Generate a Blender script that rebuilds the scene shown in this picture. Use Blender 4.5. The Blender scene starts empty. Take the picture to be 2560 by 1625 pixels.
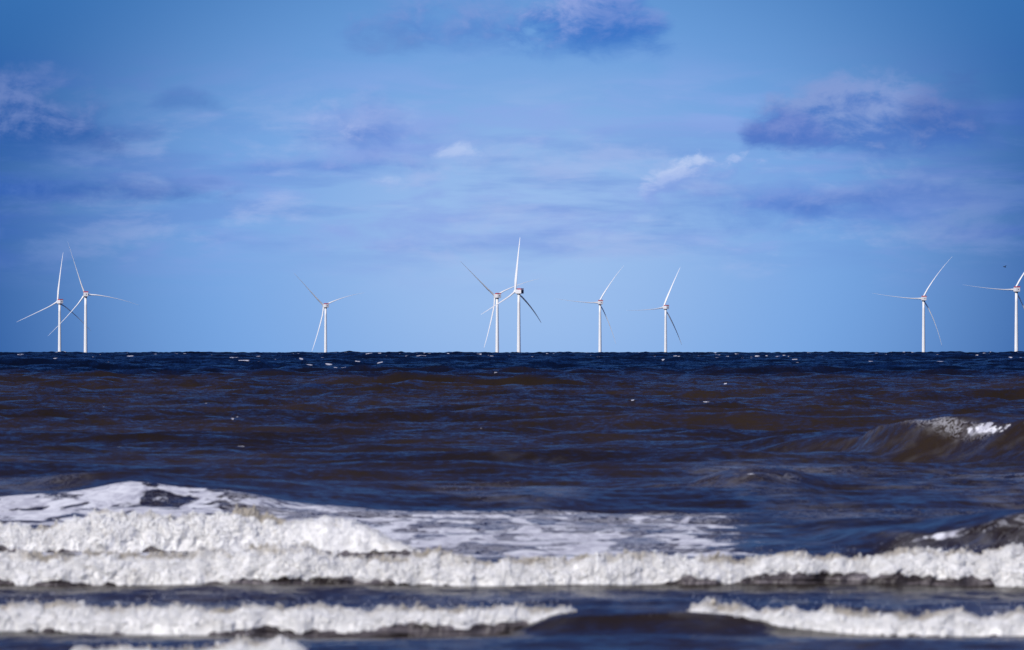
import bpy, bmesh, math, random
import numpy as np
from mathutils import Vector, Matrix, Euler

R = math.radians
sc = bpy.context.scene
col = sc.collection
rng = np.random.default_rng(11)
random.seed(5)

# ------------------------------------------------------------------ viewing geometry
CAM_H = 4.0                    # eye height above the still water (top of the beach)
EARTH = 7.4e6                  # effective earth radius with refraction
PX = 5.0e-5                    # radians per pixel of the 2560 px wide photograph
DIP = math.sqrt(2 * CAM_H / EARTH)
D_HOR = math.sqrt(2 * CAM_H * EARTH)
HOR_Y = 886.0

def ang(y):                    # angle below the horizontal
    return (y - HOR_Y) * PX + DIP

def dist(y):                   # distance of a still-water point
    a = np.maximum(np.asarray(ang(y), dtype=float), DIP * 1.0005)
    return (a - np.sqrt(a * a - 2 * CAM_H / EARTH)) * EARTH

def xat(u, d):
    return (np.asarray(u, dtype=float) - 1280.0) * PX * d

# ------------------------------------------------------------------ camera, sky, sun, exposure
cam = bpy.data.cameras.new('camera')
cam.sensor_width = 36.0
cam.lens = 36.0 / (2560 * PX)
cam.clip_start = 1.0
cam.clip_end = 60000.0
cam.dof.use_dof = True
cam.dof.focus_distance = 4000.0
cam.dof.aperture_fstop = 4.2
camo = bpy.data.objects.new('camera', cam)
col.objects.link(camo)
camo.location = (0, 0, CAM_H)
camo.rotation_euler = (R(90) + (HOR_Y - 812.5) * PX - DIP, 0, 0)
sc.camera = camo

SUN_EL, SUN_AZ = R(35), R(216)          # azimuth clockwise from +Y: behind the camera, to the left
sun = bpy.data.lights.new('sun', 'SUN')
sun.energy = 4.1
sun.angle = R(0.5)
sun.color = (1.0, 0.955, 0.89)
suno = bpy.data.objects.new('sun', sun)
col.objects.link(suno)
sdir = Vector((math.sin(SUN_AZ) * math.cos(SUN_EL), math.cos(SUN_AZ) * math.cos(SUN_EL), math.sin(SUN_EL)))
suno.rotation_euler = (-sdir).to_track_quat('-Z', 'Y').to_euler()
suno.location = (-60, -100, 120)

sc.view_settings.view_transform = 'Standard'
sc.view_settings.look = 'None'
sc.view_settings.exposure = 0.0
sc.view_settings.gamma = 1.0
sc.render.engine = 'CYCLES'
sc.cycles.max_bounces = 6
sc.cycles.use_denoising = True


class NT:
    """small helper for building node trees"""
    def __init__(self, tree):
        self.t = tree
        self.n = tree.nodes
        self.l = tree.links

    def node(self, kind, **kw):
        nd = self.n.new(kind)
        for k, v in kw.items():
            setattr(nd, k, v)
        return nd

    def put(self, sock, v):
        if isinstance(v, bpy.types.NodeSocket):
            self.l.new(v, sock)
        elif v is not None:
            sock.default_value = v

    def m(self, op, a, b=None, c=None, clamp=False):
        nd = self.node('ShaderNodeMath', operation=op)
        nd.use_clamp = clamp
        self.put(nd.inputs[0], a)
        if b is not None:
            self.put(nd.inputs[1], b)
        if c is not None:
            self.put(nd.inputs[2], c)
        return nd.outputs[0]

    def ss(self, v, lo, hi, a=0.0, b=1.0):
        nd = self.node('ShaderNodeMapRange', interpolation_type='SMOOTHSTEP')
        self.put(nd.inputs[0], v)
        for i, x in enumerate((lo, hi, a, b)):
            self.put(nd.inputs[i + 1], x)
        return nd.outputs[0]

    def mix(self, f, a, b):
        nd = self.node('ShaderNodeMix', data_type='RGBA')
        self.put(nd.inputs[0], f)
        for s, x in ((nd.inputs[6], a), (nd.inputs[7], b)):
            if isinstance(x, tuple):
                x = (*x, 1.0)
            self.put(s, x)
        return nd.outputs[2]

    def xyz(self, x, y, z):
        nd = self.node('ShaderNodeCombineXYZ')
        for s, v in zip(nd.inputs, (x, y, z)):
            self.put(s, v)
        return nd.outputs[0]

    def noise(self, vec, scale, detail=4.0, rough=0.55, dist_=0.0):
        nd = self.node('ShaderNodeTexNoise')
        self.put(nd.inputs['Vector'], vec)
        nd.inputs['Scale'].default_value = scale
        nd.inputs['Detail'].default_value = detail
        nd.inputs['Roughness'].default_value = rough
        nd.inputs['Distortion'].default_value = dist_
        return nd.outputs[0]


def build_world():
    w = bpy.data.worlds.new('World')
    sc.world = w
    w.use_nodes = True
    w.node_tree.nodes.clear()
    N = NT(w.node_tree)
    STR = 0.1
    sky = N.node('ShaderNodeTexSky', sky_type='NISHITA')
    sky.sun_disc = False
    sky.sun_elevation = SUN_EL
    sky.sun_rotation = SUN_AZ
    sky.air_density = 1.0
    sky.dust_density = 0.2
    sky.ozone_density = 3.0
    tc = N.node('ShaderNodeTexCoord')
    sp = N.node('ShaderNodeSeparateXYZ')
    N.l.new(tc.outputs['Generated'], sp.inputs[0])
    x, y, z = sp.outputs
    K = 1.0 / (PX * 1000)                      # one unit = 1000 photo pixels of sky
    U = N.m('MULTIPLY', N.m('ARCTAN2', x, y), K)
    V = N.m('MULTIPLY', N.m('ARCSINE', z), K)  # 0 at eye level
    # low clear sky with lens vignette painted into its colour: pale middle, deep blue outwards
    ru = N.m('DIVIDE', N.m('ADD', U, -0.03), 1.42)
    rv = N.m('DIVIDE', N.m('ADD', V, -0.22), 1.05)
    rr = N.m('SQRT', N.m('ADD', N.m('MULTIPLY', ru, ru), N.m('MULTIPLY', rv, rv)))
    k1 = N.ss(rr, 0.05, 0.62)
    k2 = N.ss(rr, 0.48, 1.10)
    S = 1.0 / STR
    def c(*rgb):
        return tuple(v * S for v in rgb)
    low = N.mix(k1, c(.33, .515, .845), c(.185, .38, .76))
    low = N.mix(k2, low, c(.018, .095, .335))
    up = N.ss(V, 0.35, 1.05)
    low = N.mix(N.m('MULTIPLY', up, 0.45), low, c(.075, .27, .62))

    # ---- clouds: soft masses of vapour in fixed directions
    P = N.xyz(U, N.m('MULTIPLY', V, 1.7), 0.37)
    wob = N.noise(P, 4.0, 6.0, 0.6)
    fine = N.noise(P, 9.0, 7.0, 0.62, 0.3)
    strat = N.noise(N.xyz(U, N.m('MULTIPLY', V, 4.5), 2.1), 2.6, 6.0, 0.55, 0.4)
    fine2 = N.noise(N.xyz(N.m('ADD', U, -0.018), N.m('ADD', N.m('MULTIPLY', V, 1.7), 0.035), 0.37), 9.0, 7.0, 0.62, 0.3)
    billow = N.m('MULTIPLY', N.m('SUBTRACT', fine, fine2), 1.9)
    def cloud(base, u, v_top, v_bot, half, light, dark, opac, soft=0.5, rough=0.9, n1=wob, tilt=0.0, flat=0.09, shape=2.0):
        """u/half: centre and half width, v_bot..v_top: height range, all in photo px"""
        cu = (u - 1280) / 1000.0
        b, t = (HOR_Y - v_bot) / 1000.0 - DIP * K, (HOR_Y - v_top) / 1000.0 - DIP * K
        hw = half / 1000.0
        du = N.m('DIVIDE', N.m('SUBTRACT', U, cu), hw)
        Vt = N.m('SUBTRACT', V, N.m('MULTIPLY', N.m('SUBTRACT', U, cu), tilt))
        dv = N.m('DIVIDE', N.m('SUBTRACT', Vt, b), t - b)          # 0 base .. 1 top
        dd = N.m('ADD', N.m('POWER', N.m('ABSOLUTE', du), shape), N.m('POWER', N.m('ABSOLUTE', N.m('MAXIMUM', dv, 0.0)), 2.0))
        e = N.m('ADD', N.m('SUBTRACT', 1.0, dd), N.m('MULTIPLY', N.m('SUBTRACT', n1, 0.5), rough * 2.6))
        e = N.m('ADD', e, N.m('MULTIPLY', N.m('SUBTRACT', fine, 0.5), rough * 2.2))
        mask = N.ss(e, -0.1, soft * 1.5)
        under = N.ss(N.m('ADD', dv, N.m('MULTIPLY', N.m('SUBTRACT', fine, 0.5), 0.5)), -flat * 3, flat * 3)
        mask = N.m('MULTIPLY', N.m('MULTIPLY', mask, under), min(0.95, opac * 0.9))
        lit = N.ss(N.m('ADD', dv, billow), 0.0, 0.85)
        return N.mix(mask, base, N.mix(lit, c(*dark), c(*light)))
    s = low
    # broad veil of thin stratus
    veil = N.m('MULTIPLY', N.ss(strat, 0.44, 0.66), N.m('MULTIPLY', N.ss(V, 0.10, 0.30), N.ss(V, 0.80, 0.50)))
    side = N.ss(rr, 0.45, 1.05)
    vc = N.mix(side, c(.26, .395, .79), c(.035, .12, .45))
    s = N.mix(N.m('MULTIPLY', veil, 0.9), s, vc)
    band = N.m('MULTIPLY', N.ss(N.noise(N.xyz(U, N.m('MULTIPLY', V, 7.0), 5.3), 2.0, 5.0, 0.55), 0.47, 0.66),
               N.m('MULTIPLY', N.ss(V, 0.16, 0.30), N.ss(V, 0.62, 0.45)))
    s = N.mix(N.m('MULTIPLY', band, 0.5), s, N.mix(side, c(.16, .30, .70), c(.03, .12, .43)))
    puffs = N.noise(N.xyz(N.m('MULTIPLY', U, 1.25), N.m('MULTIPLY', V, 4.0), 8.8), 2.4, 7.0, 0.6, 0.25)
    hb = N.m('MULTIPLY', N.ss(puffs, 0.47, 0.66), N.m('MULTIPLY', N.ss(V, 0.12, 0.26), N.ss(V, 0.72, 0.46)))
    s = N.mix(N.m('MULTIPLY', hb, 0.62), s, N.mix(side, c(.37, .49, .82), c(.075, .185, .51)))
    # left bank, top bank, small puff
    s = cloud(s, 60, 410, 500, 560, (.075, .18, .53), (.03, .12, .45), 0.95, 0.9, 0.7, strat)
    s = cloud(s, 70, 165, 368, 260, (.15, .235, .54), (.028, .115, .41), 0.95, 0.6, 0.75)
    s = cloud(s, 330, 285, 350, 90, (.06, .15, .48), (.05, .14, .47), 0.45, 0.9, 0.9)
    s = cloud(s, 460, 215, 275, 105, (.08, .19, .52), (.075, .19, .52), 0.7, 0.8, 0.7)
    s = cloud(s, 1160, -40, 112, 300, (.20, .31, .67), (.09, .23, .61), 0.95, 0.7, 0.75)
    s = cloud(s, 1480, -70, 118, 240, (.28, .37, .73), (.04, .18, .58), 1.0, 0.5, 0.65)
    s = cloud(s, 1560, -30, 112, 150, (.10, .22, .61), (.05, .18, .57), 0.75, 0.6, 0.6)
    s = cloud(s, 975, 30, 125, 120, (.15, .28, .62), (.12, .26, .60), 0.65, 0.8, 0.8)
    # middle bank
    s = cloud(s, 870, 228, 372, 230, (.36, .46, .80), (.12, .25, .66), 1.05, 0.9, 0.75)
    s = cloud(s, 930, 205, 300, 110, (.29, .40, .77), (.15, .29, .69), 0.85, 0.9, 0.8)
    s = cloud(s, 840, 372, 428, 330, (.24, .35, .74), (.11, .24, .66), 0.9, 0.9, 0.7, strat)
    s = cloud(s, 1090, 250, 385, 200, (.255, .38, .77), (.21, .34, .75), 0.5, 1.0, 0.9)
    s = cloud(s, 1150, 360, 405, 70, (.50, .62, .90), (.33, .48, .83), 0.75, 0.9, 1.0, fine)
    s = cloud(s, 955, 425, 462, 50, (.46, .58, .88), (.30, .45, .81), 0.7, 0.9, 1.0, fine)
    # right side
    s = cloud(s, 2150, 172, 368, 300, (.23, .33, .66), (.075, .19, .56), 0.98, 0.42, 0.62, flat=0.05, shape=2.4)
    s = cloud(s, 1960, 270, 366, 130, (.17, .25, .62), (.08, .18, .56), 0.85, 0.5, 0.7, flat=0.06)
    s = cloud(s, 2360, 180, 345, 150, (.06, .125, .42), (.035, .115, .42), 0.6, 0.8, 0.8)
    s = cloud(s, 1690, 395, 470, 120, (.50, .61, .89), (.24, .38, .77), 0.95, 0.7, 1.1, fine, tilt=0.45)
    s = cloud(s, 1840, 378, 435, 85, (.42, .54, .86), (.20, .35, .75), 0.9, 0.7, 1.1, fine, tilt=0.3)
    s = cloud(s, 1960, 390, 560, 430, (.19, .31, .71), (.085, .215, .63), 0.9, 1.0, 0.6, strat)
    s = cloud(s, 2240, 405, 512, 330, (.16, .27, .63), (.06, .17, .54), 0.55, 0.9, 0.75, strat, tilt=0.12)
    s = cloud(s, 1590, 455, 545, 120, (.30, .43, .82), (.24, .37, .78), 0.6, 0.9, 0.9, fine, tilt=0.6)
    # higher up the sky is the physical one, deepened as by a polariser
    hs = N.node('ShaderNodeHueSaturation')
    hs.inputs['Saturation'].default_value = 1.35
    hs.inputs['Value'].default_value = 0.62
    N.l.new(sky.outputs[0], hs.inputs['Color'])
    f = N.ss(V, 1.1, 3.6)
    tint = N.node('ShaderNodeMix', data_type='RGBA', blend_type='MULTIPLY')
    tint.inputs[0].default_value = 1.0
    N.l.new(hs.outputs[0], tint.inputs[6])
    tint.inputs[7].default_value = (0.42, 0.62, 1.25, 1.0)
    out = N.mix(f, s, tint.outputs[2])
    bg = N.node('ShaderNodeBackground')
    N.l.new(out, bg.inputs[0])
    bg.inputs[1].default_value = STR
    wo = N.node('ShaderNodeOutputWorld')
    N.l.new(bg.outputs[0], wo.inputs[0])

build_world()

# ------------------------------------------------------------------ helpers
def tag(o, label=None, cat=None, group=None, kind=None):
    if label: o['label'] = label
    if cat: o['category'] = cat
    if group: o['group'] = group
    if kind: o['kind'] = kind
    return o

def link(name, me, mat=None, parent=None):
    o = bpy.data.objects.new(name, me)
    col.objects.link(o)
    if mat is not None:
        me.materials.clear()
        me.materials.append(mat)
    if parent is not None:
        o.parent = parent
    return o

def mesh_np(name, verts, quads, smooth=True):
    me = bpy.data.meshes.new(name)
    nv, nf = len(verts), len(quads)
    me.vertices.add(nv)
    me.vertices.foreach_set('co', np.ascontiguousarray(verts, dtype=np.float32).ravel())
    k = quads.shape[1]
    me.loops.add(nf * k)
    me.loops.foreach_set('vertex_index', np.ascontiguousarray(quads, dtype=np.int32).ravel())
    me.polygons.add(nf)
    me.polygons.foreach_set('loop_start', np.arange(0, nf * k, k, dtype=np.int32))
    me.polygons.foreach_set('loop_total', np.full(nf, k, dtype=np.int32))
    me.polygons.foreach_set('use_smooth', np.full(nf, smooth, dtype=bool))
    me.update(calc_edges=True)
    return me

def grid_quads(nr, nc):
    i = np.arange((nr - 1) * nc, dtype=np.int64).reshape(nr - 1, nc)[:, :-1]
    return np.stack([i, i + 1, i + nc + 1, i + nc], -1).reshape(-1, 4)

_perm = rng.permutation(256).astype(np.int32)
_perm = np.concatenate([_perm, _perm, _perm])
_grad = rng.normal(size=(256, 3)).astype(np.float32)
_grad /= np.linalg.norm(_grad, axis=1, keepdims=True)

def perlin(x, y, z=0.0):
    x, y, z = np.broadcast_arrays(np.asarray(x, np.float64), np.asarray(y, np.float64), np.asarray(z, np.float64))
    xi, yi, zi = np.floor(x).astype(np.int64), np.floor(y).astype(np.int64), np.floor(z).astype(np.int64)
    fx, fy, fz = (x - xi).astype(np.float32), (y - yi).astype(np.float32), (z - zi).astype(np.float32)
    xi, yi, zi = xi & 255, yi & 255, zi & 255
    f = lambda t: t * t * t * (t * (t * 6 - 15) + 10)
    u, v, w = f(fx), f(fy), f(fz)
    def g(a, b, c):
        h = _perm[_perm[_perm[(xi + a) & 255] + ((yi + b) & 255)] + ((zi + c) & 255)] & 255
        gr = _grad[h]
        return gr[..., 0] * (fx - a) + gr[..., 1] * (fy - b) + gr[..., 2] * (fz - c)
    def lerp(t, a, b):
        return a + t * (b - a)
    r0 = lerp(v, lerp(u, g(0, 0, 0), g(1, 0, 0)), lerp(u, g(0, 1, 0), g(1, 1, 0)))
    r1 = lerp(v, lerp(u, g(0, 0, 1), g(1, 0, 1)), lerp(u, g(0, 1, 1), g(1, 1, 1)))
    return lerp(w, r0, r1) * 1.5

def sstep(v, a, b):
    t = np.clip((v - a) / (b - a), 0, 1)
    return t * t * (3 - 2 * t)

def interp(u, pts):
    p = sorted(pts)
    return np.interp(u, [q[0] for q in p], [q[1] for q in p])

# ------------------------------------------------------------------ materials
def simple_mat(name, rgb, rough=0.5, var=0.0, vscale=1.0, spec=0.5):
    m = bpy.data.materials.new(name)
    m.use_nodes = True
    N = NT(m.node_tree)
    b = m.node_tree.nodes['Principled BSDF']
    b.inputs['Roughness'].default_value = rough
    b.inputs['Specular IOR Level'].default_value = spec
    if var:
        g = N.node('ShaderNodeNewGeometry')
        n = N.noise(g.outputs['Position'], vscale, 4.0, 0.6)
        lo = tuple(v * (1 - var) for v in rgb)
        N.l.new(N.mix(N.ss(n, 0.35, 0.65), lo, rgb), b.inputs['Base Color'])
    else:
        b.inputs['Base Color'].default_value = (*rgb, 1)
    return m

REFL = 0.46

def water_mat():
    m = bpy.data.materials.new('sea_water')
    m.use_nodes = True
    N = NT(m.node_tree)
    b = m.node_tree.nodes['Principled BSDF']
    out = m.node_tree.nodes['Material Output']
    g = N.node('ShaderNodeNewGeometry')
    sp = N.node('ShaderNodeSeparateXYZ')
    N.l.new(g.outputs['Position'], sp.inputs[0])
    x, y, z = sp.outputs
    af = N.node('ShaderNodeAttribute', attribute_name='foam').outputs['Fac']
    al = N.node('ShaderNodeAttribute', attribute_name='lace').outputs['Fac']
    # silt in the water: brown near the shore, clearing offshore with a wandering edge
    edge = N.noise(N.xyz(N.m('MULTIPLY', x, 0.02), N.m('MULTIPLY', y, 0.002), 0.0), 1.0, 3.0)
    dd = N.m('ADD', y, N.m('MULTIPLY', N.m('SUBTRACT', edge, 0.5), 500.0))
    silt = N.ss(dd, 1250.0, 700.0)
    patch = N.noise(N.xyz(N.m('MULTIPLY', x, 0.08), N.m('MULTIPLY', y, 0.02), 3.0), 1.0, 4.0)
    near = N.mix(N.ss(patch, 0.35, 0.65), (.0185, .0125, .0075), (.032, .021, .0115))
    wcol = N.mix(silt, (.0028, .0045, .012), near)
    # ripples: the facets of the short waves tip the normal, steeper on the shoreward side
    def facets(scale, det, ys):
        nd = N.node('ShaderNodeTexNoise')
        N.l.new(N.xyz(x, N.m('MULTIPLY', y, ys), z), nd.inputs['Vector'])
        nd.inputs['Scale'].default_value = scale
        nd.inputs['Detail'].default_value = det
        nd.inputs['Roughness'].default_value = 0.6
        nd.inputs['Distortion'].default_value = 0.5
        v = N.node('ShaderNodeVectorMath', operation='SUBTRACT')
        N.l.new(nd.outputs['Color'], v.inputs[0])
        v.inputs[1].default_value = (0.5, 0.5, 0.5)
        return v.outputs[0]
    def vm(op, a, b_):
        v = N.node('ShaderNodeVectorMath', operation=op)
        N.put(v.inputs[0], a); N.put(v.inputs[1], b_)
        return v.outputs[0]
    chop = N.ss(y, 130.0, 480.0, 0.50, 1.0)
    tip = vm('ADD', vm('MULTIPLY', facets(0.55, 5.0, 0.6), (0.6, 0.8, 0.0)), vm('MULTIPLY', facets(3.2, 3.0, 0.9), (0.6, 0.85, 0.0)))
    tip = vm('ADD', tip, (0.0, -0.13, 0.0))
    tip = vm('MULTIPLY', tip, N.xyz(chop, chop, chop))
    nrm = N.node('ShaderNodeVectorMath', operation='NORMALIZE')
    N.l.new(vm('ADD', g.outputs['Normal'], tip), nrm.inputs[0])
    nrm = nrm.outputs[0]
    # foam cover
    q = N.xyz(N.m('MULTIPLY', x, 0.8), N.m('MULTIPLY', y, 0.34), z)
    f1 = N.noise(q, 1.15, 5.0, 0.55, 0.8)
    f2 = N.noise(q, 2.6, 6.0, 0.6, 1.5)
    fv = N.m('MULTIPLY', N.ss(y, 350.0, 800.0, 3.3, 0.8), N.m('ADD', N.m('SUBTRACT', f1, 0.5), N.m('MULTIPLY', N.m('SUBTRACT', f2, 0.5), 0.25)))
    cov = N.m('MULTIPLY', N.ss(N.m('ADD', fv, af), 0.46, 0.70), N.ss(af, 0.08, 0.30))
    ridge = N.m('SUBTRACT', 1.0, N.m('MULTIPLY', N.m('ABSOLUTE', N.m('SUBTRACT', f2, 0.5)), 6.5))
    lace = N.ss(N.m('ADD', ridge, N.m('SUBTRACT', al, 1.0)), 0.0, 0.7)
    lace = N.m('MULTIPLY', lace, N.ss(al, 0.0, 0.5))
    thin = N.m('MULTIPLY', N.ss(f1, 0.42, 0.68), N.m('MULTIPLY', al, 0.30))
    fm = N.m('MAXIMUM', cov, N.m('MAXIMUM', N.m('MULTIPLY', lace, 0.42), thin), clamp=True)
    fcol = N.mix(N.ss(f2, 0.35, 0.65), (.48, .475, .53), (.80, .80, .82))
    m.node_tree.nodes.remove(b)
    df = N.node('ShaderNodeBsdfDiffuse')
    N.l.new(wcol, df.inputs['Color']); N.l.new(nrm, df.inputs['Normal'])
    gl = N.node('ShaderNodeBsdfGlossy')
    gl.inputs['Roughness'].default_value = 0.16
    gl.inputs['Color'].default_value = (1, 1, 1, 1)
    N.l.new(nrm, gl.inputs['Normal'])
    fr = N.node('ShaderNodeFresnel')
    fr.inputs['IOR'].default_value = 1.333
    N.l.new(nrm, fr.inputs['Normal'])
    # a polarised, silty surface mirrors less than clear water would
    fac = N.m('MINIMUM', N.m('MULTIPLY', fr.outputs[0], REFL), 0.44)
    w1 = N.node('ShaderNodeMixShader')
    N.l.new(fac, w1.inputs[0]); N.l.new(df.outputs[0], w1.inputs[1]); N.l.new(gl.outputs[0], w1.inputs[2])
    fd = N.node('ShaderNodeBsdfDiffuse')
    N.l.new(fcol, fd.inputs['Color'])
    w2 = N.node('ShaderNodeMixShader')
    N.l.new(fm, w2.inputs[0]); N.l.new(w1.outputs[0], w2.inputs[1]); N.l.new(fd.outputs[0], w2.inputs[2])
    N.l.new(w2.outputs[0], out.inputs[0])
    return m

def foam_mat():
    m = bpy.data.materials.new('surf_foam')
    m.use_nodes = True
    N = NT(m.node_tree)
    b = m.node_tree.nodes['Principled BSDF']
    g = N.node('ShaderNodeNewGeometry')
    sand = N.node('ShaderNodeAttribute', attribute_name='sand').outputs['Fac']
    wet = N.node('ShaderNodeAttribute', attribute_name='wet').outputs['Fac']
    n = N.noise(g.outputs['Position'], 7.0, 5.0, 0.6)
    n3 = N.noise(g.outputs['Position'], 2.2, 4.0, 0.6)
    sm = N.m('MULTIPLY', N.ss(N.m('ADD', sand, N.m('MULTIPLY', N.m('SUBTRACT', n3, 0.5), 1.9)), 0.10, 0.85), 0.9)
    cc = N.mix(N.ss(n, 0.35, 0.65), (.74, .73, .70), (.90, .885, .845))
    cc = N.mix(sm, cc, (.36, .315, .245))
    wm = N.ss(N.m('ADD', wet, N.m('MULTIPLY', N.m('SUBTRACT', n, 0.5), 0.9)), 0.46, 0.60)
    sp = N.node('ShaderNodeSeparateXYZ')
    N.l.new(g.outputs['Position'], sp.inputs[0])
    wash = N.noise(N.xyz(N.m('MULTIPLY', sp.outputs[0], 1.1), N.m('MULTIPLY', sp.outputs[1], 0.8), N.m('MULTIPLY', sp.outputs[2], 16.0)), 1.0, 5.0, 0.6, 0.6)
    wcol = N.mix(N.ss(wash, 0.38, 0.66), (.017, .012, .010), (.17, .15, .16))
    cc = N.mix(wm, cc, wcol)
    N.l.new(cc, b.inputs['Base Color'])
    N.l.new(N.m('MULTIPLY_ADD', wm, -0.5, 0.75), b.inputs['Roughness'])
    N.l.new(N.m('SUBTRACT', 0.65, N.m('MULTIPLY', wm, 0.65)), b.inputs['Subsurface Weight'])
    b.inputs['Specular IOR Level'].default_value = 0.15
    b.inputs['Subsurface Radius'].default_value = (1.0, 1.0, 1.0)
    b.inputs['Subsurface Scale'].default_value = 0.05
    bump = N.node('ShaderNodeBump')
    bump.inputs['Strength'].default_value = 0.25
    bump.inputs['Distance'].default_value = 0.05
    N.l.new(N.noise(g.outputs['Position'], 22.0, 4.0, 0.6), bump.inputs['Height'])
    N.l.new(bump.outputs[0], b.inputs['Normal'])
    return m

M_WATER = water_mat()
M_FOAM = foam_mat()

# ------------------------------------------------------------------ the sea
# long named swells close to the beach: crest and front-toe lines
RIDGES = [
    # (toe y points, crest y points, front width m, back width m, (u fade in, u full, u full, u fade out))
    dict(toe=[(-900, 1305), (0, 1305), (500, 1308), (1000, 1306), (1500, 1300), (1700, 1300)],
         crest=[(-900, 1230), (0, 1222), (209, 1199), (328, 1189), (476, 1211), (581, 1216), (760, 1236), (1008, 1256), (1200, 1256), (1320, 1252), (1500, 1268), (1700, 1285)],
         wf=13.0, wb=9.0, fade=(-1200, -700, 1450, 1750)),
    dict(toe=[(1850, 1135), (2050, 1140), (2300, 1156), (2560, 1166), (3400, 1166)],
         crest=[(1850, 1125), (1960, 1108), (2100, 1082), (2200, 1070), (2300, 1062), (2400, 1055), (2480, 1047), (2560, 1044), (2800, 1036), (3400, 1080)],
         wf=8.5, wb=10.0, fade=(1820, 1960, 3300, 3700)),
    dict(toe=[(2050, 1365), (2300, 1388), (2560, 1400), (3400, 1400)],
         crest=[(2050, 1345), (2130, 1337), (2210, 1331), (2343, 1314), (2423, 1294), (2503, 1274), (2560, 1263), (2800, 1255), (3400, 1290)],
         wf=4.5, wb=7.0, fade=(2000, 2120, 3300, 3700)),
    dict(toe=[(1690, 1228), (1900, 1234), (2120, 1226)],
         crest=[(1690, 1222), (1732, 1216), (1811, 1192), (1891, 1178), (1971, 1181), (2050, 1201), (2120, 1218)],
         wf=7.0, wb=8.0, fade=(1680, 1760, 2030, 2130)),
    dict(toe=[(1250, 1592), (1900, 1596), (2600, 1592)],
         crest=[(1250, 1530), (1466, 1529), (1600, 1527), (1700, 1522), (1800, 1530), (2000, 1550), (2600, 1555)],
         wf=1.6, wb=4.0, fade=(1230, 1420, 1800, 2500)),
]
for rd in RIDGES:
    us = np.linspace(-3500, 6000, 400)
    d0 = dist(interp(us, rd['toe']))
    dc = d0 + rd['wf']
    zc = CAM_H - (interp(us, rd['crest']) - HOR_Y) * PX * dc - DIP * dc + dc * dc / (2 * EARTH)
    a, b_, c_, d_ = rd['fade']
    zc = np.maximum(zc, 0) * sstep(us, a, b_) * (1 - sstep(us, c_, d_))
    rd['x'] = xat(us, dc)
    rd['dc'], rd['z'] = dc, zc

def ridge_height(x, y):
    """x, y arrays -> summed swell height, face factor of each"""
    h = np.zeros_like(y)
    for rd in RIDGES:
        dmin, dmax = rd['dc'].min() - 3 * rd['wf'], rd['dc'].max() + 6 * rd['wb']
        if y.max() < dmin or y.min() > dmax:
            continue
        dc = np.interp(x, rd['x'], rd['dc'])
        z = np.interp(x, rd['x'], rd['z'])
        t = y - dc
        wig = perlin(x * 0.55, y * 0.12, 4.0) * 0.18 * rd['wf']
        t = t + wig
        front = np.where(t < 0, np.clip(1 + t / rd['wf'], 0, 1), 0)
        front = front ** 1.35 * (0.75 + 0.25 * front)
        back = np.exp(-np.maximum(t, 0) / rd['wb']) * (1 + np.maximum(t, 0) / rd['wb'])
        h = h + z * np.where(t < 0, front, back)
    return h

# wind sea
NW = 96
lam = np.exp(np.linspace(math.log(0.9), math.log(46), NW)) * rng.uniform(0.95, 1.05, NW)
spread = np.where(lam > 15, R(22), R(48))
th = rng.normal(0, 1, NW) * spread + R(8)
kk = 2 * math.pi / lam
kx, ky = kk * np.sin(th), -kk * np.cos(th)
ph = rng.uniform(0, 2 * math.pi, NW)
amp = lam ** 1.05 * np.exp(-(lam / 40.0) ** 4) * np.where(lam > 18, 1.35, np.where((lam > 2.2) & (lam < 10), 1.75, 1.0))
amp *= 1.12 / 4.0 / math.sqrt((amp ** 2).sum() / 2)      # significant height 0.95 m

# whitecaps seen far out: (u, y, half length px, strength)
CAPS = [(470, 936, 18, 1), (675, 897, 22, 1), (50, 909, 14, .8), (1575, 1006, 28, 1.1), (1700, 893, 14, 1), (2170, 895, 24, 1.1),
        (1818, 973, 10, .9), (1415, 896, 14, .7), (1700, 915, 10, .9), (2310, 918, 20, .7), (2450, 901, 16, .8), (1030, 917, 26, .8),
        (1240, 949, 10, .6), (1080, 954, 8, .9), (400, 1026, 18, .8), (540, 1010, 14, .7), (280, 1035, 12, .6), (590, 1060, 10, .4),
        (660, 1064, 14, .4), (120, 990, 12, .5), (1200, 1080, 14, .5), (880, 1092, 16, .5), (1770, 1025, 24, .9), (1940, 1015, 24, .9),
        (2150, 1020, 14, .6), (600, 1130, 26, .7), (300, 1132, 14, .6), (2420, 930, 24, .7), (2540, 915, 10, .6), (240, 896, 8, .8),
        (130, 891, 10, .8), (1860, 898, 22, .8), (760, 940, 10, .5), (1500, 905, 10, .5), (1530, 925, 12, .8), (350, 915, 20, .5),
        (2000, 954, 12, .5), (1290, 995, 10, .5), (2040, 1000, 22, .5), (1550, 985, 8, .9)]
CAPW = []
for (u, yy, hl, s_) in CAPS:
    d = float(dist(yy))
    CAPW.append((float(xat(u, d)), d, (0.42 if yy < 922 else 0.6) * hl * PX * d, s_))

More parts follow.
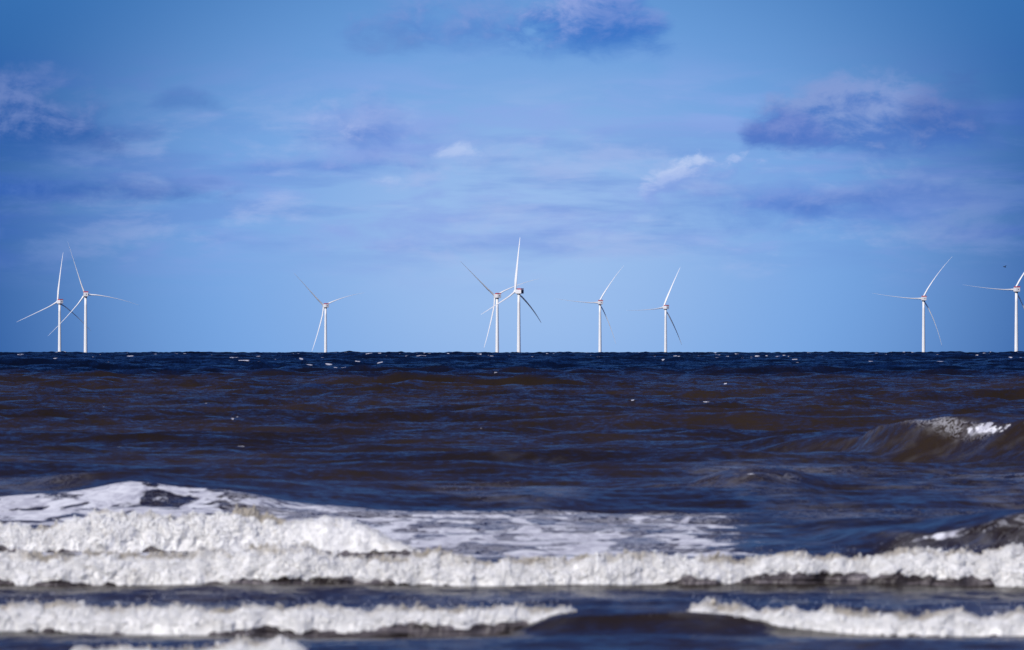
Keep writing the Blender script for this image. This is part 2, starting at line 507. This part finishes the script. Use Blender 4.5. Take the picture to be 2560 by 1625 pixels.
def build_sea():
    # rows: fine near the beach, a few metres apart out to the horizon
    rows = [60.0]
    while rows[-1] < 26000:
        d = rows[-1]
        if d < 95: st = 1.2
        elif d < 340: st = d * 0.00125
        elif d < 9000: st = min(d * 0.0026, 5.0)
        else: st = d * 0.03
        rows.append(d + st)
    rows = np.array(rows)
    core = np.linspace(-0.0745, 0.0745, 1120)
    side = 0.0745 + np.cumsum(np.geomspace(0.0003, 0.05, 60))
    cols = np.concatenate([-side[::-1], core, side])
    nr, nc = len(rows), len(cols)
    V = np.zeros((nr, nc, 3), np.float32)
    FO = np.zeros((nr, nc), np.float32)
    LA = np.zeros((nr, nc), np.float32)
    step = np.gradient(rows)
    CH = 60
    for r0 in range(0, nr, CH):
        r1 = min(nr, r0 + CH)
        y0 = np.repeat(rows[r0:r1, None], nc, 1)
        x0 = y0 * np.tan(cols)[None, :]
        dl = step[r0:r1].mean()
        z = np.zeros_like(y0); dx = np.zeros_like(y0); dy = np.zeros_like(y0); jac = np.zeros_like(y0)
        A = np.interp(y0, [60, 120, 160, 200, 330, 600, 1000, 3500, 7000], [.10, .13, .22, .38, .80, 1.30, 1.5, 1.9, 2.5])
        x32, y32 = x0.astype(np.float32), y0.astype(np.float32)
        for i in range(NW):
            att = 1.0 - min(1.0, max(0.0, (1.7 * dl - lam[i]) / (1.0 * dl)))
            if att <= 0: continue
            # keep the long swells small where the named ones stand
            p = (np.float32(kx[i]) * x32 + np.float32(ky[i]) * y32) + np.float32(ph[i])
            cs, sn = np.cos(p), np.sin(p)
            a = amp[i] * att
            z += a * cs
            q = 0.85
            dx -= q * a * (kx[i] / kk[i]) * sn
            dy -= q * a * (ky[i] / kk[i]) * sn
            jac += a * kk[i] * cs
        gust = 0.75 + 0.5 * (perlin(x0 * 0.012, y0 * 0.004, 9.1) + 0.5)
        A = A * gust
        z *= A
        y = y0 + dy * A
        x = x0 + dx * A
        rh = ridge_height(x, y) if rows[r0] < 420 else 0.0
        zz = z + rh - (x * x + y * y) / (2 * EARTH)
        V[r0:r1, :, 0] = x; V[r0:r1, :, 1] = y; V[r0:r1, :, 2] = zz
        # ---- whitecaps: on the steepest crests
        ja = jac * A
        q1, q2 = np.quantile(ja[::3, ::7], (0.95, 0.99))
        cap = sstep(ja, q1, q2) * sstep(perlin(x0 * 0.38, y0 * 0.02, 1.7), 0.0, 0.45) * sstep(perlin(x0 * 0.03, y0 * 0.006, 5.7), -0.15, 0.3)
        cap *= np.interp(y0, [300, 600, 1500, 3500, 9000], [0.0, 0.45, 1.0, 0.8, 0.7])
        fo = cap * 0.88
        q3, q4 = np.quantile(ja[::3, ::7], (0.86, 0.95))
        crest_ = sstep(ja, q3, q4)
        for (cx, cd, hl, s_) in CAPW:
            if cd < rows[r0] - 90 or cd > rows[r1 - 1] + 90: continue
            wd = np.clip(cd * 0.012, 8.0, 30.0)
            g = np.exp(-((x0 - cx) / hl) ** 2 * 1.3 - ((y0 - cd) / wd) ** 2)
            fo = np.maximum(fo, sstep(g, 0.2, 0.5) * crest_ * 1.1 * s_)
        la = np.zeros_like(y0)
        if rows[r0] < 420:
            yq = y0
            uu = x0 / (PX * y0) + 1280           # bearing across the bay
            # sheet of spent foam on the left swell
            R1 = RIDGES[0]
            dc = np.interp(x0, R1['x'], R1['dc'])
            t = y0 - dc
            side_l = 1 - sstep(uu, 420, 900)
            f = sstep(t, 1.2, -0.3) * side_l * (0.74 + 0.25 * perlin(x0 * .5, y0 * .15, 3.3))
            f = f * sstep(y0, 100, 120)
            lo = sstep(y0, 150, 158)                 # only seaward of the second breaker
            f = f * lo
            # streaky foam trailing to the right
            f2 = sstep(t, 1.0, -0.5) * sstep(uu, 350, 700) * (1 - sstep(uu, 1600, 2050)) * lo
            near_b = np.interp(y0, [150, 172, 186, 200], [1.0, 1.0, .72, .60])
            fo = np.maximum(fo, f)
            fo = np.maximum(fo, f2 * (0.60 + 0.30 * perlin(x0 * .6, y0 * .1, 7.7)) * near_b)
            la = np.maximum(la, f2 * 0.85)
            la = np.maximum(la, sstep(t, 1.2, -1.0) * lo * 0.35 * (1 - sstep(uu, 1700, 2300)))
            # faint foam lines farther out and to the right
            pt = sstep(perlin(x0 * .12, y0 * .018, 2.2), -0.05, 0.35)
            la = np.maximum(la, 0.5 * pt * sstep(uu, 1150, 1700) * sstep(y0, 165, 185) * (1 - sstep(y0, 285, 330)))
            la = np.maximum(la, 0.33 * sstep(perlin(x0 * .2, y0 * .03, 8.2), 0.0, 0.3) * (1 - sstep(y0, 190, 330)) * sstep(y0, 150, 170))
            # run-off between the nearest bands
            la = np.maximum(la, (1 - sstep(y0, 152, 160)) * (0.13 + 0.50 * perlin(x0 * .35, y0 * .16, 6.0)))
            # thin white crests on the dark swells
            for rd, s_ in ((RIDGES[1], .50), (RIDGES[2], .54), (RIDGES[3], .36), (RIDGES[4], .40)):
                dcr = np.interp(x0, rd['x'], rd['dc']); zr = np.interp(x0, rd['x'], rd['z'])
                tt = (y0 - dcr) / rd['wf']
                g = np.exp(-((tt + 0.04) / 0.13) ** 2) * sstep(zr, 0.12, 0.45)
                if rd is RIDGES[1]:
                    g = g * sstep(uu, 2100, 2380) * (0.9 + 0.45 * sstep(uu, 2400, 2540))
                fo = np.maximum(fo, g * s_ * (0.72 + 0.55 * perlin(x0 * .9, y0 * .2, 12.0) + 0.5 * perlin(x0 * 4.2, y0 * .5, 13.0)))
                la = np.maximum(la, 0.95 * np.exp(-((tt + 0.05) / 0.16) ** 2) * sstep(zr, 0.15, 0.5) * (sstep(uu, 2040, 2400) if rd is RIDGES[1] else 1.0) * (0.6 + 0.7 * perlin(x0 * .5, y0 * .1, 15.0)))
                la = np.maximum(la, np.exp(-((tt + 0.35) / 0.35) ** 2) * sstep(zr, 0.1, 0.4) * (0.34 if rd is RIDGES[2] else 0.10))
        FO[r0:r1] = fo; LA[r0:r1] = la
    me = mesh_np('water', V.reshape(-1, 3), grid_quads(nr, nc))
    for nm, arr in (('foam', FO), ('lace', LA)):
        at_ = me.attributes.new(nm, 'FLOAT', 'POINT')
        at_.data.foreach_set('value', arr.ravel())
    o = link('water', me, M_WATER)
    tag(o, 'dark brown and navy wind-ruffled sea reaching to the horizon', 'sea', kind='structure')
    return o

build_sea()

# ------------------------------------------------------------------ breaking surf
def surf_band(name, label, top, bot, u0, u1, back=2.6, puff=1.0, step_px=1.9, ragged=0.5, calm=None, spray=0, seed=0, ends=40, sandy=0.85, lip=None):
    """a rolling front of white water; top / bot are its crest and toe lines"""
    nu = int((u1 - u0) / step_px)
    us = np.linspace(u0, u1, nu)
    ub = np.linspace(u0 - 800, u1 + 800, 1200)
    db = dist(interp(ub, bot))
    yb_ = interp(np.linspace(max(u0, -50), min(u1, 2610), 400), bot)
    dn = float(dist(np.percentile(yb_, 93)))
    db = dn + 0.12 * (np.convolve(np.pad(db, 150, mode='edge'), np.ones(301) / 301, 'same')[150:-150] - db.mean())
    dtoe = np.interp(us, ub, db)                       # the front itself is a long smooth line
    endf = sstep(us, u0, u0 + ends) * (1 - sstep(us, u1 - ends, u1))
    zc = CAM_H - ang(interp(us, top)) * (dtoe + 0.4)
    zc = np.maximum(zc, 0.05)
    ztoe = CAM_H - ang(interp(us, bot)) * (dtoe + 0.1)  # where the foam gives way to dark water on the face
    ns = 150
    s = np.linspace(0, 1, ns)[:, None]
    x = xat(us, dtoe)[None, :] + 0 * s
    # slow wander of toe and crest
    wob = perlin(x[0] * 1.3, seed * 3.1, 0.5) * 0.25 + perlin(x[0] * 3.7, seed * 5.1, 0.5) * 0.10
    topw = 1 + 0.24 * perlin(x[0] * 1.5, seed * 7.7, 1.5) + 0.09 * perlin(x[0] * 4.1, seed * 2.7, 2.5) + 0.04 * perlin(x[0] * 15.0, seed, 3.5)
    H = zc * topw * (0.15 + 0.85 * endf) * 0.93
    fw = 1.25 * H + 0.08
    sf = 0.62
    thn = np.clip(s / sf, 0, 1) * (math.pi / 2)
    yf = fw[None, :] * (1 - np.cos(thn)) ** 0.9
    zf = H[None, :] * np.sin(thn) ** 0.85
    tb = np.clip((s - sf) / (1 - sf), 0, 1)
    y = dtoe[None, :] + wob[None, :] * 0.5 + yf + tb * back
    z = zf - tb ** 1.3 * (H[None, :] + 0.12) - 0.12 * (1 - np.clip(s / 0.12, 0, 1))
    # cauliflower displacement along the profile normal
    ny = np.where(s < sf, -np.cos(thn), 0.1 + 0 * s) + 0 * x
    nz = np.where(s < sf, np.sin(thn) * 0.9 + 0.1, 1.0) + 0 * x
    arc = np.where(s < sf, thn / (math.pi / 2) * H[None, :] * 1.5, H[None, :] * 1.5 + tb * back * 0.6)
    disp = np.zeros_like(x)
    rough = np.ones_like(us) * puff
    if calm is not None:
        rough = rough * np.interp(us, *zip(*calm))
    for lam_, a_ in ((0.42, 0.070), (0.2, 0.034), (0.1, 0.016), (0.05, 0.009)):
        n = perlin(x / lam_, arc / lam_ * 1.1, seed * 11.3 + lam_ * 50)
        n2 = np.abs(perlin(x / lam_ + 31.7, arc / lam_ * 1.1 + 9.2, seed * 4.3 + lam_ * 70))
        disp += a_ * (0.9 * n + 0.8 * (np.sqrt(n2 + 0.02) - 0.5))
    sc_ = np.clip(H / 0.42, 0.25, 1.3)[None, :]
    disp *= rough[None, :] * sc_ * np.clip(s / 0.06, 0.15, 1)
    y = y + ny * disp
    z = z + nz * disp
    x = x + perlin(x * 9, arc * 9, seed + 20) * 0.03 * rough[None, :]
    V = np.stack([x, y, z - (y * y) / (2 * EARTH)], -1)
    # ragged toe and thin back: leave out faces where the foam has holes
    q = grid_quads(ns, nu)
    hole = perlin(x * 5.5, arc * 9.0, seed * 2.0 + 40) * 0.5 + perlin(x * 14.0, arc * 22.0, seed + 41) * 0.3
    keep_v = hole + 0.75 * np.clip((s - 0.72) / 0.2, 0, 1)
    hv = (keep_v > 0.42) | ((endf[None, :] < 0.5) & (hole * 1.5 > endf[None, :] - 0.1))
    hf = hv.ravel()[q].sum(1) < 3
    q = q[hf]
    sand = sandy * sstep(s, 0.30, 0.60) * (0.75 + 0.7 * perlin(x * 1.6, arc * 2.0, seed + 60)) + 0.10 * perlin(x * 3, arc * 3, seed + 61)
    if lip is not None:                                 # sand-laden lip of the wave still standing
        bl = sstep(us, lip[0] - 25, lip[0] + 15) * (1 - sstep(us, lip[1] - 40, lip[1] + 20))
        sand = sand + 1.6 * bl[None, :] * sstep(s, 0.36, 0.46)
    edge_ = ztoe[None, :] - 0.02 + 0.10 * perlin(x * 1.9, 0.3, seed + 62) + 0.06 * perlin(x * 6.0, 0.7, seed + 63) + 0.02 * perlin(x * 17.0, arc * 6, seed + 64)
    wet = np.where(s < sf, 0.5 - (z - edge_) / 0.10, 0.0)
    wet = np.clip(wet, -1, 1.5)
    # froth: the front is a heap of clots of bubbles, thrown up raggedly along the crest
    r_ = np.random.default_rng(seed + 5)
    width = float(x[0, -1] - x[0, 0])
    cnt = int(width * float(np.median(H)) * 1.5 * 4200)
    jj = r_.integers(1, nu - 1, cnt)
    kk_ = np.clip(r_.beta(1.6, 1.1, cnt) * ns * 0.74, 2, ns - 2).astype(int)
    okp = (wet[kk_, jj] < 0.5) & (endf[jj] > 0.12) & (rough[jj] > r_.uniform(0.25, 0.8, cnt))
    jj, kk_ = jj[okp], kk_[okp]
    n_ = len(jj)
    c0 = V[kk_, jj].astype(np.float64)
    top_ = np.clip((kk_ / ns - 0.40) / 0.2, 0, 1)
    clump = np.clip(0.5 + 1.2 * perlin(x[0, jj] * 6, kk_ / ns * 8, seed + 90), 0, 1)
    rad_ = r_.gamma(3.0, 0.0036, n_) * (0.55 + 0.9 * clump) * np.clip(rough[jj], 0.35, 1.2) * np.clip(H[jj] / 0.35, 0.5, 1.2)
    rad_ = np.clip(rad_, 0.004, 0.030)
    lift = (r_.random(n_) * 0.9 - 0.35) * rad_ + top_ * (r_.random(n_) ** 5) * 0.10 * rough[jj] * clump
    c0 = c0 + np.stack([r_.normal(0, 0.012, n_), ny[kk_, jj] * lift * (1 - top_), np.maximum(nz[kk_, jj], top_) * lift], -1)
    bm = bmesh.new(); bmesh.ops.create_icosphere(bm, subdivisions=1, radius=1.0)
    iv = np.array([v.co[:] for v in bm.verts]); it = np.array([[v.index for v in f.verts] for f in bm.faces]); bm.free()
    ax = r_.uniform(0.75, 1.3, (n_, 1, 3))
    pv = c0[:, None, :] + iv[None] * ax * rad_[:, None, None] * (1 + 0.06 * r_.normal(size=(n_, len(iv), 1)))
    pf = it[None] + (np.arange(n_) * len(iv))[:, None, None] + V.reshape(-1, 3).shape[0]
    allv = np.concatenate([V.reshape(-1, 3), pv.reshape(-1, 3)])
    tri = np.concatenate([q[:, [0, 1, 2]], q[:, [0, 2, 3]], pf.reshape(-1, 3)])
    me = mesh_np(name, allv, tri)
    sand_p = np.repeat(sand[kk_, jj] + r_.normal(0, 0.10, n_), len(iv)); wet_p = np.full(n_ * len(iv), -1.0)
    sand = np.concatenate([sand.ravel(), sand_p]); wet = np.concatenate([wet.ravel(), wet_p])
    for nm, arr in (('sand', sand), ('wet', wet)):
        at_ = me.attributes.new(nm, 'FLOAT', 'POINT')
        at_.data.foreach_set('value', np.ascontiguousarray(arr, np.float32).ravel())
    o = link(name, me, M_FOAM)
    tag(o, label, 'surf foam', 'bands of surf rolling towards the beach', kind='stuff')
    # flung drops and foam flecks
    if spray:
        bm = bmesh.new()
        r_ = np.random.default_rng(seed + 77)
        js = r_.integers(0, nu, spray)
        for j in js:
            if endf[j] < 0.6: continue
            k = r_.integers(int(ns * 0.1), int(ns * 0.66))
            air = r_.random() < 0.35
            if air: k = r_.integers(int(ns * 0.5), int(ns * 0.62))
            p = V[k, j].astype(float)
            off = abs(r_.normal(0, 0.10 if air else 0.015))
            p = p + np.array([r_.normal(0, .03), ny[k, j] * off * .6, nz[k, j] * off * rough[j]])
            rad = float(r_.uniform(0.0035, 0.0085)) * (1.0 if air else 1.5)
            bmesh.ops.create_icosphere(bm, subdivisions=1, radius=rad, matrix=Matrix.Translation(p))
        dm_ = bpy.data.meshes.new('spray')
        bm.to_mesh(dm_); bm.free()
        ds = link('spray', dm_, M_FOAM, o)
        ds['kind'] = 'stuff'
    return o

surf_band('surf_foam', 'tall plunging white breaker at the left, behind the full-width band of surf',
          [(-900, 1320), (-300, 1310), (0, 1316), (159, 1312), (240, 1298), (266, 1291), (372, 1284), (400, 1296), (478, 1292), (570, 1284), (605, 1272), (640, 1266), (680, 1274), (710, 1292), (735, 1304), (775, 1300), (813, 1292), (838, 1303), (880, 1304), (905, 1316), (945, 1326), (980, 1346), (1010, 1356), (1060, 1372)],
          [(-900, 1368), (0, 1368), (175, 1373), (266, 1380), (388, 1370), (500, 1376), (627, 1376), (712, 1362), (800, 1372), (900, 1374), (1060, 1374)],
          -420, 1060, spray=1600, seed=1, ends=60, calm=[(-900, 1.15), (640, 1.15), (740, .6), (860, .42), (1010, .6)], sandy=0.5, lip=(595, 715))
surf_band('surf_foam', 'long band of white surf across the whole width, in front of the left breaker',
          [(-900, 1385), (0, 1380), (160, 1393), (319, 1378), (478, 1388), (638, 1378), (744, 1367), (850, 1383), (1063, 1388), (1280, 1397), (1546, 1379), (1652, 1388), (1812, 1404), (1971, 1399), (2130, 1388), (2263, 1383), (2449, 1373), (2560, 1373), (3500, 1380)],
          [(-900, 1450), (0, 1444), (53, 1457), (213, 1455), (372, 1466), (532, 1458), (691, 1442), (771, 1436), (904, 1439), (1010, 1450), (1090, 1466), (1280, 1475), (1493, 1463), (1705, 1447), (1812, 1450), (1971, 1431), (2130, 1431), (2230, 1428), (2343, 1442), (2476, 1444), (2503, 1472), (2560, 1458), (3500, 1460)],
          -420, 2980, spray=2600, seed=2, ends=60)
surf_band('surf_foam', 'nearest low band of white surf spreading from the left edge to past the middle',
          [(-900, 1505), (0, 1499), (106, 1505), (239, 1521), (345, 1527), (468, 1516), (691, 1508), (850, 1521), (1010, 1521), (1280, 1508), (1380, 1518), (1450, 1527), (1500, 1530)],
          [(-900, 1570), (0, 1569), (150, 1570), (266, 1575), (452, 1580), (585, 1570), (691, 1576), (824, 1578), (957, 1565), (1116, 1557), (1280, 1551), (1386, 1553), (1460, 1545), (1500, 1540)],
          -420, 1490, spray=1500, seed=3, ends=70)
surf_band('surf_foam', 'nearest low band of white surf at the lower right, breaking from a dark wave face',
          [(1690, 1524), (1732, 1511), (1838, 1505), (1971, 1516), (2130, 1532), (2290, 1540), (2449, 1535), (2560, 1527), (3500, 1520)],
          [(1690, 1530), (1740, 1534), (1780, 1546), (1812, 1560), (1843, 1580), (2024, 1589), (2237, 1578), (2449, 1586), (2560, 1588), (3500, 1590)],
          1690, 2980, spray=1100, seed=4, ends=50)
surf_band('surf_foam', 'small white foam crest cut by the bottom edge at the lower left',
          [(150, 1625), (181, 1615), (240, 1626), (319, 1615), (420, 1624), (532, 1612), (570, 1600), (600, 1590), (640, 1602), (718, 1601), (760, 1618), (800, 1640)],
          [(150, 1660), (400, 1668), (600, 1660), (800, 1664)],
          150, 800, spray=300, seed=5, ends=40, ragged=0.8)
surf_band('surf_foam', 'wisp of white foam toppling from the dark wave at the right edge',
          [(2480, 1075), (2530, 1060), (2570, 1055), (2800, 1060), (3000, 1090)],
          [(2480, 1085), (2530, 1105), (2560, 1130), (2800, 1140), (3000, 1120)],
          2490, 3000, spray=250, seed=6, ends=60, puff=1.5, ragged=0.9)

# ------------------------------------------------------------------ wind turbines
M_TOWER = simple_mat('white_steel', (.80, .80, .79), 0.45, 0.06, 0.08)
M_BLADE = simple_mat('white_blade', (.80, .80, .80), 0.35)
M_NAC = simple_mat('white_fibreglass', (.74, .73, .74), 0.4, 0.05, 0.2)
M_RED = simple_mat('red_railing', (.50, .04, .06), 0.5)
M_DARK = simple_mat('dark_grille', (.035, .04, .06), 0.6)
M_UNDERSHADE = simple_mat('shaded_underside', (.12, .13, .16), 0.6)  # shade beneath the nacelle put into the collar's dark colour

HUB = 103.0

def ring_mesh(bm, rings, close=True):
    prev = None
    out = []
    for r in rings:
        vs = [bm.verts.new(p) for p in r]
        if prev:
            n = len(vs)
            for i in range(n):
                bm.faces.new((prev[i], prev[(i + 1) % n], vs[(i + 1) % n], vs[i]))
        prev = vs
        out.append(vs)
    if close:
        bm.faces.new(list(reversed(out[0])))
        bm.faces.new(out[-1])
    return out

def bm_mesh(bm, name, smooth=True):
    bmesh.ops.recalc_face_normals(bm, faces=bm.faces)
    me = bpy.data.meshes.new(name)
    bm.to_mesh(me); bm.free()
    if smooth:
        for p in me.polygons: p.use_smooth = True
    return me

def circ(r, y0=None, z=0.0, n=32, cy=0.0):
    return [(r * math.cos(2 * math.pi * i / n), cy + r * math.sin(2 * math.pi * i / n), z) for i in range(n)]

def tower_mesh():
    bm = bmesh.new()
    prof = [(z_, 3.15 - 1.05 * max(0, z_) / 98.2) for z_ in (-12, 0, 14, 28, 42, 56, 70, 84, 98.2)]
    ring_mesh(bm, [circ(r, z=z, n=40) for z, r in prof])
    return bm_mesh(bm, 'tower')

def rrect(w, h, y, cz, rad, n=5):
    pts = []
    for sx, sz, a0 in ((1, 1, 0), (-1, 1, 90), (-1, -1, 180), (1, -1, 270)):
        for i in range(n + 1):
            a = R(a0 + 90 * i / n)
            pts.append((sx * (w / 2 - rad) + rad * math.cos(a), y, cz + sz * (h / 2 - rad) + rad * math.sin(a)))
    return pts

def nacelle_mesh():
    bm = bmesh.new()
    # rear (towards -Y) to front (+Y)
    secs = [(-7.6, 6.2, 5.8, 0.0), (-7.4, 7.0, 6.6, 0.0), (-3, 7.3, 6.9, 0.0), (2.5, 7.3, 6.9, 0.0), (4.2, 6.6, 6.4, 0.0), (5.2, 5.2, 5.2, 0.05)]
    ring_mesh(bm, [rrect(w, h, y, HUB + cz, 0.8) for y, w, h, cz in secs])
    return bm_mesh(bm, 'nacelle', False)

def box(bm, c, s):
    bmesh.ops.create_cube(bm, size=1.0, matrix=Matrix.Translation(c) @ Matrix.Diagonal((*s, 1)))

def platform_mesh():
    bm = bmesh.new()
    zt = HUB + 3.45
    box(bm, (0, -3.6, zt + 0.15), (7.4, 7.6, 0.3))
    # solid red wind fence round the winching deck
    for cx in (-3.6, 3.6):
        box(bm, (cx, -3.6, zt + 1.0), (0.12, 7.4, 1.35))
    box(bm, (0, -7.28, zt + 1.0), (7.05, 0.12, 1.35))
    box(bm, (0, 0.08, zt + 1.0), (7.05, 0.12, 1.35))
    for i in range(5):
        for cx in (-3.72, 3.72):
            box(bm, (cx, -7.1 + i * 1.75, zt + 0.95), (0.10, 0.12, 1.6))
    return bm_mesh(bm, 'helihoist_platform', False)

def cooler_mesh():
    bm = bmesh.new()
    box(bm, (0, 2.2, HUB + 3.45 + 0.75), (5.6, 1.2, 1.5))
    for i in range(6):
        box(bm, (-2.3 + i * 0.92, 1.56, HUB + 3.45 + 0.75), (0.12, 0.10, 1.3))
    return bm_mesh(bm, 'cooler', False)

def grille_mesh():
    bm = bmesh.new()
    box(bm, (0.4, -7.62, HUB + 0.3), (1.5, 0.10, 1.5))
    for i in range(4):
        box(bm, (0.4, -7.70, HUB - 0.25 + i * 0.36), (1.45, 0.08, 0.10))
    return bm_mesh(bm, 'vent', False)

def rear_mesh():
    bm = bmesh.new()
    for i in range(11):
        box(bm, (0, -7.66, HUB - 2.5 + i * 0.5), (5.4, 0.14, 0.34))
    box(bm, (0, -7.58, HUB), (5.6, 0.10, 5.5))
    return bm_mesh(bm, 'rear_grille', False)

def yaw_mesh():
    bm = bmesh.new()
    ring_mesh(bm, [circ(2.3, z=97.9, n=32), circ(2.75, z=98.3, n=32), (circ(2.75, z=99.52, n=32))])
    return bm_mesh(bm, 'yaw_bearing')

def hub_mesh():
    bm = bmesh.new()
    rings = []
    for y, r in ((5.1, 2.0), (5.4, 2.5), (6.4, 2.75), (8.2, 2.7), (9.6, 2.2), (10.6, 1.4), (11.1, 0.5)):
        rings.append([(r * math.cos(2 * math.pi * i / 28), y, HUB + r * math.sin(2 * math.pi * i / 28)) for i in range(28)])
    ring_mesh(bm, rings)
    return bm_mesh(bm, 'hub')

def blade_mesh(sweep, L=92.0):
    """along +Z from the hub centre; chord in X, thickness in Y"""
    bm = bmesh.new()
    rings = []
    zs = np.concatenate([[1.8, 3.0, 5.0], np.linspace(8, L, 34)])
    for zz in zs:
        s = zz / L
        chord = np.interp(s, [0, .04, .10, .20, .35, .55, .75, .9, .97, 1], [3.3, 3.3, 4.2, 5.2, 4.5, 3.3, 2.3, 1.55, 1.1, .35])
        thick = np.interp(s, [0, .04, .10, .20, .35, .6, 1], [1.0, .95, .55, .32, .26, .22, .18])
        tw = R(np.interp(s, [0, .1, .2, .4, .7, 1], [12, 11, 8, 3, 0, -2]) + 88)
        cx = sweep * s * s + np.interp(s, [0, .04, .2, 1], [0, 0, -.9, -.1])
        cy = 2.4 * s * s
        pts = []
        for i in range(20):
            a = 2 * math.pi * i / 20
            px_ = math.cos(a) * chord / 2
            py_ = math.sin(a) * chord * thick / 2 * (1.0 - 0.45 * math.cos(a) * np.interp(s, [0, .06, .2], [0, 0, 1]))
            pts.append((cx + px_ * math.cos(tw) - py_ * math.sin(tw), cy + px_ * math.sin(tw) + py_ * math.cos(tw), zz))
        rings.append(pts)
    ring_mesh(bm, rings)
    return bm_mesh(bm, 'blade')

ME = dict(tower=tower_mesh(), nacelle=nacelle_mesh(), deck=platform_mesh(), cooler=cooler_mesh(), vent=grille_mesh(), rear=rear_mesh(), yaw=yaw_mesh(), hub=hub_mesh())
BL = {a: blade_mesh(a) for a in (0, 5, 9, 13)}
HUBC = Vector((0, 7.6, HUB))

def rotor_matrix(theta, k):
    tilt = Matrix.Rotation(R(4), 4, 'X')
    return Matrix.Translation(HUBC) @ tilt @ Matrix.Rotation(R(theta), 4, 'Y') @ Matrix.Scale(k, 4)

def make_turbine():
    root = bpy.data.objects.new('wind_turbine', None)
    root.empty_display_size = 10
    col.objects.link(root)
    link('tower', ME['tower'], M_TOWER, root)
    link('yaw_bearing', ME['yaw'], M_UNDERSHADE, root)
    n = link('nacelle', ME['nacelle'], M_NAC, root)
    d = link('helihoist_platform', ME['deck'], M_RED, n)
    link('cooler', ME['cooler'], M_DARK, n)
    link('vent', ME['vent'], M_DARK, n)
    link('hub', ME['hub'], M_BLADE, root)
    for k in range(3):
        link('blade', BL[5], M_BLADE, root)
    return root

def copy_tree(o, parent=None):
    c = o.copy()
    col.objects.link(c)
    if parent is not None: c.parent = parent
    for ch in list(o.children):
        copy_tree(ch, c)
    return c

for a in BL.values():
    a.materials.append(M_BLADE)
for k_, m_ in (('tower', M_TOWER),):
    pass

# tower base x, visible hub height px, rotor radius px, yaw, rotor angle, sweep of the three blades, label
TURB = [
    (149, 131.5, 125, 33, 6, (5, 9, 0), 'leftmost white wind turbine, one blade straight up, standing beside a slightly taller turbine'),
    (214, 150, 140, 10, -18.5, (0, 13, 5), 'white wind turbine second from left whose long blade reaches right just below level'),
    (814, 121.5, 119, 28, -46, (0, 13, 5), 'lone white wind turbine left of the middle, two blades raised in a wide V'),
    (1243, 146, 134, 28, -49, (0, 13, 5), 'shorter white wind turbine of the middle pair, one raised blade crossing behind its neighbour'),
    (1297, 157, 137, 50, 5, (5, 13, 0), 'tallest white wind turbine in the middle, turned most sideways, one blade straight up'),
    (1500, 129.5, 115, 18, 35, (9, 9, 5), 'white wind turbine right of the middle pair with one blade level to the left'),
    (1664, 117.5, 113, 35, 26, (5, 9, 5), 'shortest white wind turbine right of the middle, left blade drooping slightly below level'),
    (2309, 139.5, 130, 12, 36, (13, 13, 5), 'white wind turbine second from the right edge with one blade level to the left'),
    (2541, 162, 138, 18, 35, (9, 9, 5), 'white wind turbine cut by the right edge of the photo, below a flying bird'),
]
proto = make_turbine()
for i, (u, v, rp, yaw, th0, sw, lab) in enumerate(TURB):
    t = proto if i == 0 else copy_tree(proto)
    lo, hi = D_HOR + 10, 40000.0
    for _ in range(60):
        d = (lo + hi) / 2
        if (HUB - (d - D_HOR) ** 2 / (2 * EARTH)) / d / PX > v: lo = d
        else: hi = d
    ae = (HOR_Y - (HOR_Y - v)) * 0
    t.location = (float(xat(u, d)), d, -d * d / (2 * EARTH))
    t.rotation_euler = (0, 0, R(yaw))
    k = rp * PX * d / 92.0
    b = 0
    for ch in t.children:
        if ch.name.split('.')[0] == 'blade':
            ch.data = BL[sw[b]]
            ch.matrix_basis = rotor_matrix(th0 + 120 * b - math.degrees(sw[b] / 92.0), k)
            b += 1
    tag(t, lab, 'wind turbine', 'offshore wind turbines along the horizon')
    if i == 4:                                   # the turned one shows its louvred rear end
        for ch in t.children:
            if ch.name.startswith('nacelle'):
                for g in list(ch.children):
                    if g.name.startswith('vent'):
                        g.data = ME['rear']
                        g.name = 'rear_grille'
ME['rear'].materials.append(M_DARK)

# ------------------------------------------------------------------ the bird
def make_bird():
    d = 1500.0
    me = bpy.data.meshes.new('bird')
    pts = [(0, 0, 0), (.17, -.02, .02), (.30, -.03, .05), (.38, -.03, .04), (-.20, 0, .0), (-.34, 0, .02),      # body, head, beak, tail
           (.03, .16, .10), (-.02, .34, .22), (-.14, .52, .20),                                              # far wing
           (.03, -.16, .10), (.0, -.32, .18), (-.10, -.50, .16)]
    ed = [(0, 1), (1, 2), (2, 3), (0, 4), (4, 5), (0, 6), (6, 7), (7, 8), (0, 9), (9, 10), (10, 11)]
    rad = [(.085, .085), (.075, .075), (.05, .05), (.014, .014), (.06, .05), (.05, .014),
           (.085, .03), (.075, .022), (.02, .008), (.085, .03), (.075, .022), (.02, .008)]
    me.from_pydata(pts, ed, [])
    o = link('bird', me, simple_mat('dark_feathers', (.02, .02, .025), 0.7, 0.3, 12.0))
    sk = o.modifiers.new('skin', 'SKIN')
    for v, r_ in zip(me.skin_vertices[0].data if me.skin_vertices else [], rad):
        v.radius = r_
    if me.skin_vertices:
        me.skin_vertices[0].data[0].use_root = True
    ss_ = o.modifiers.new('sub', 'SUBSURF'); ss_.levels = ss_.render_levels = 2
    y_ang = (HOR_Y - 667.5) * PX - DIP
    o.location = (float(xat(2512, d)), d, CAM_H + y_ang * d)
    o.rotation_euler = (R(8), R(-12), R(205))
    tag(o, 'small dark bird flying above the turbine at the right edge', 'bird')
make_bird()
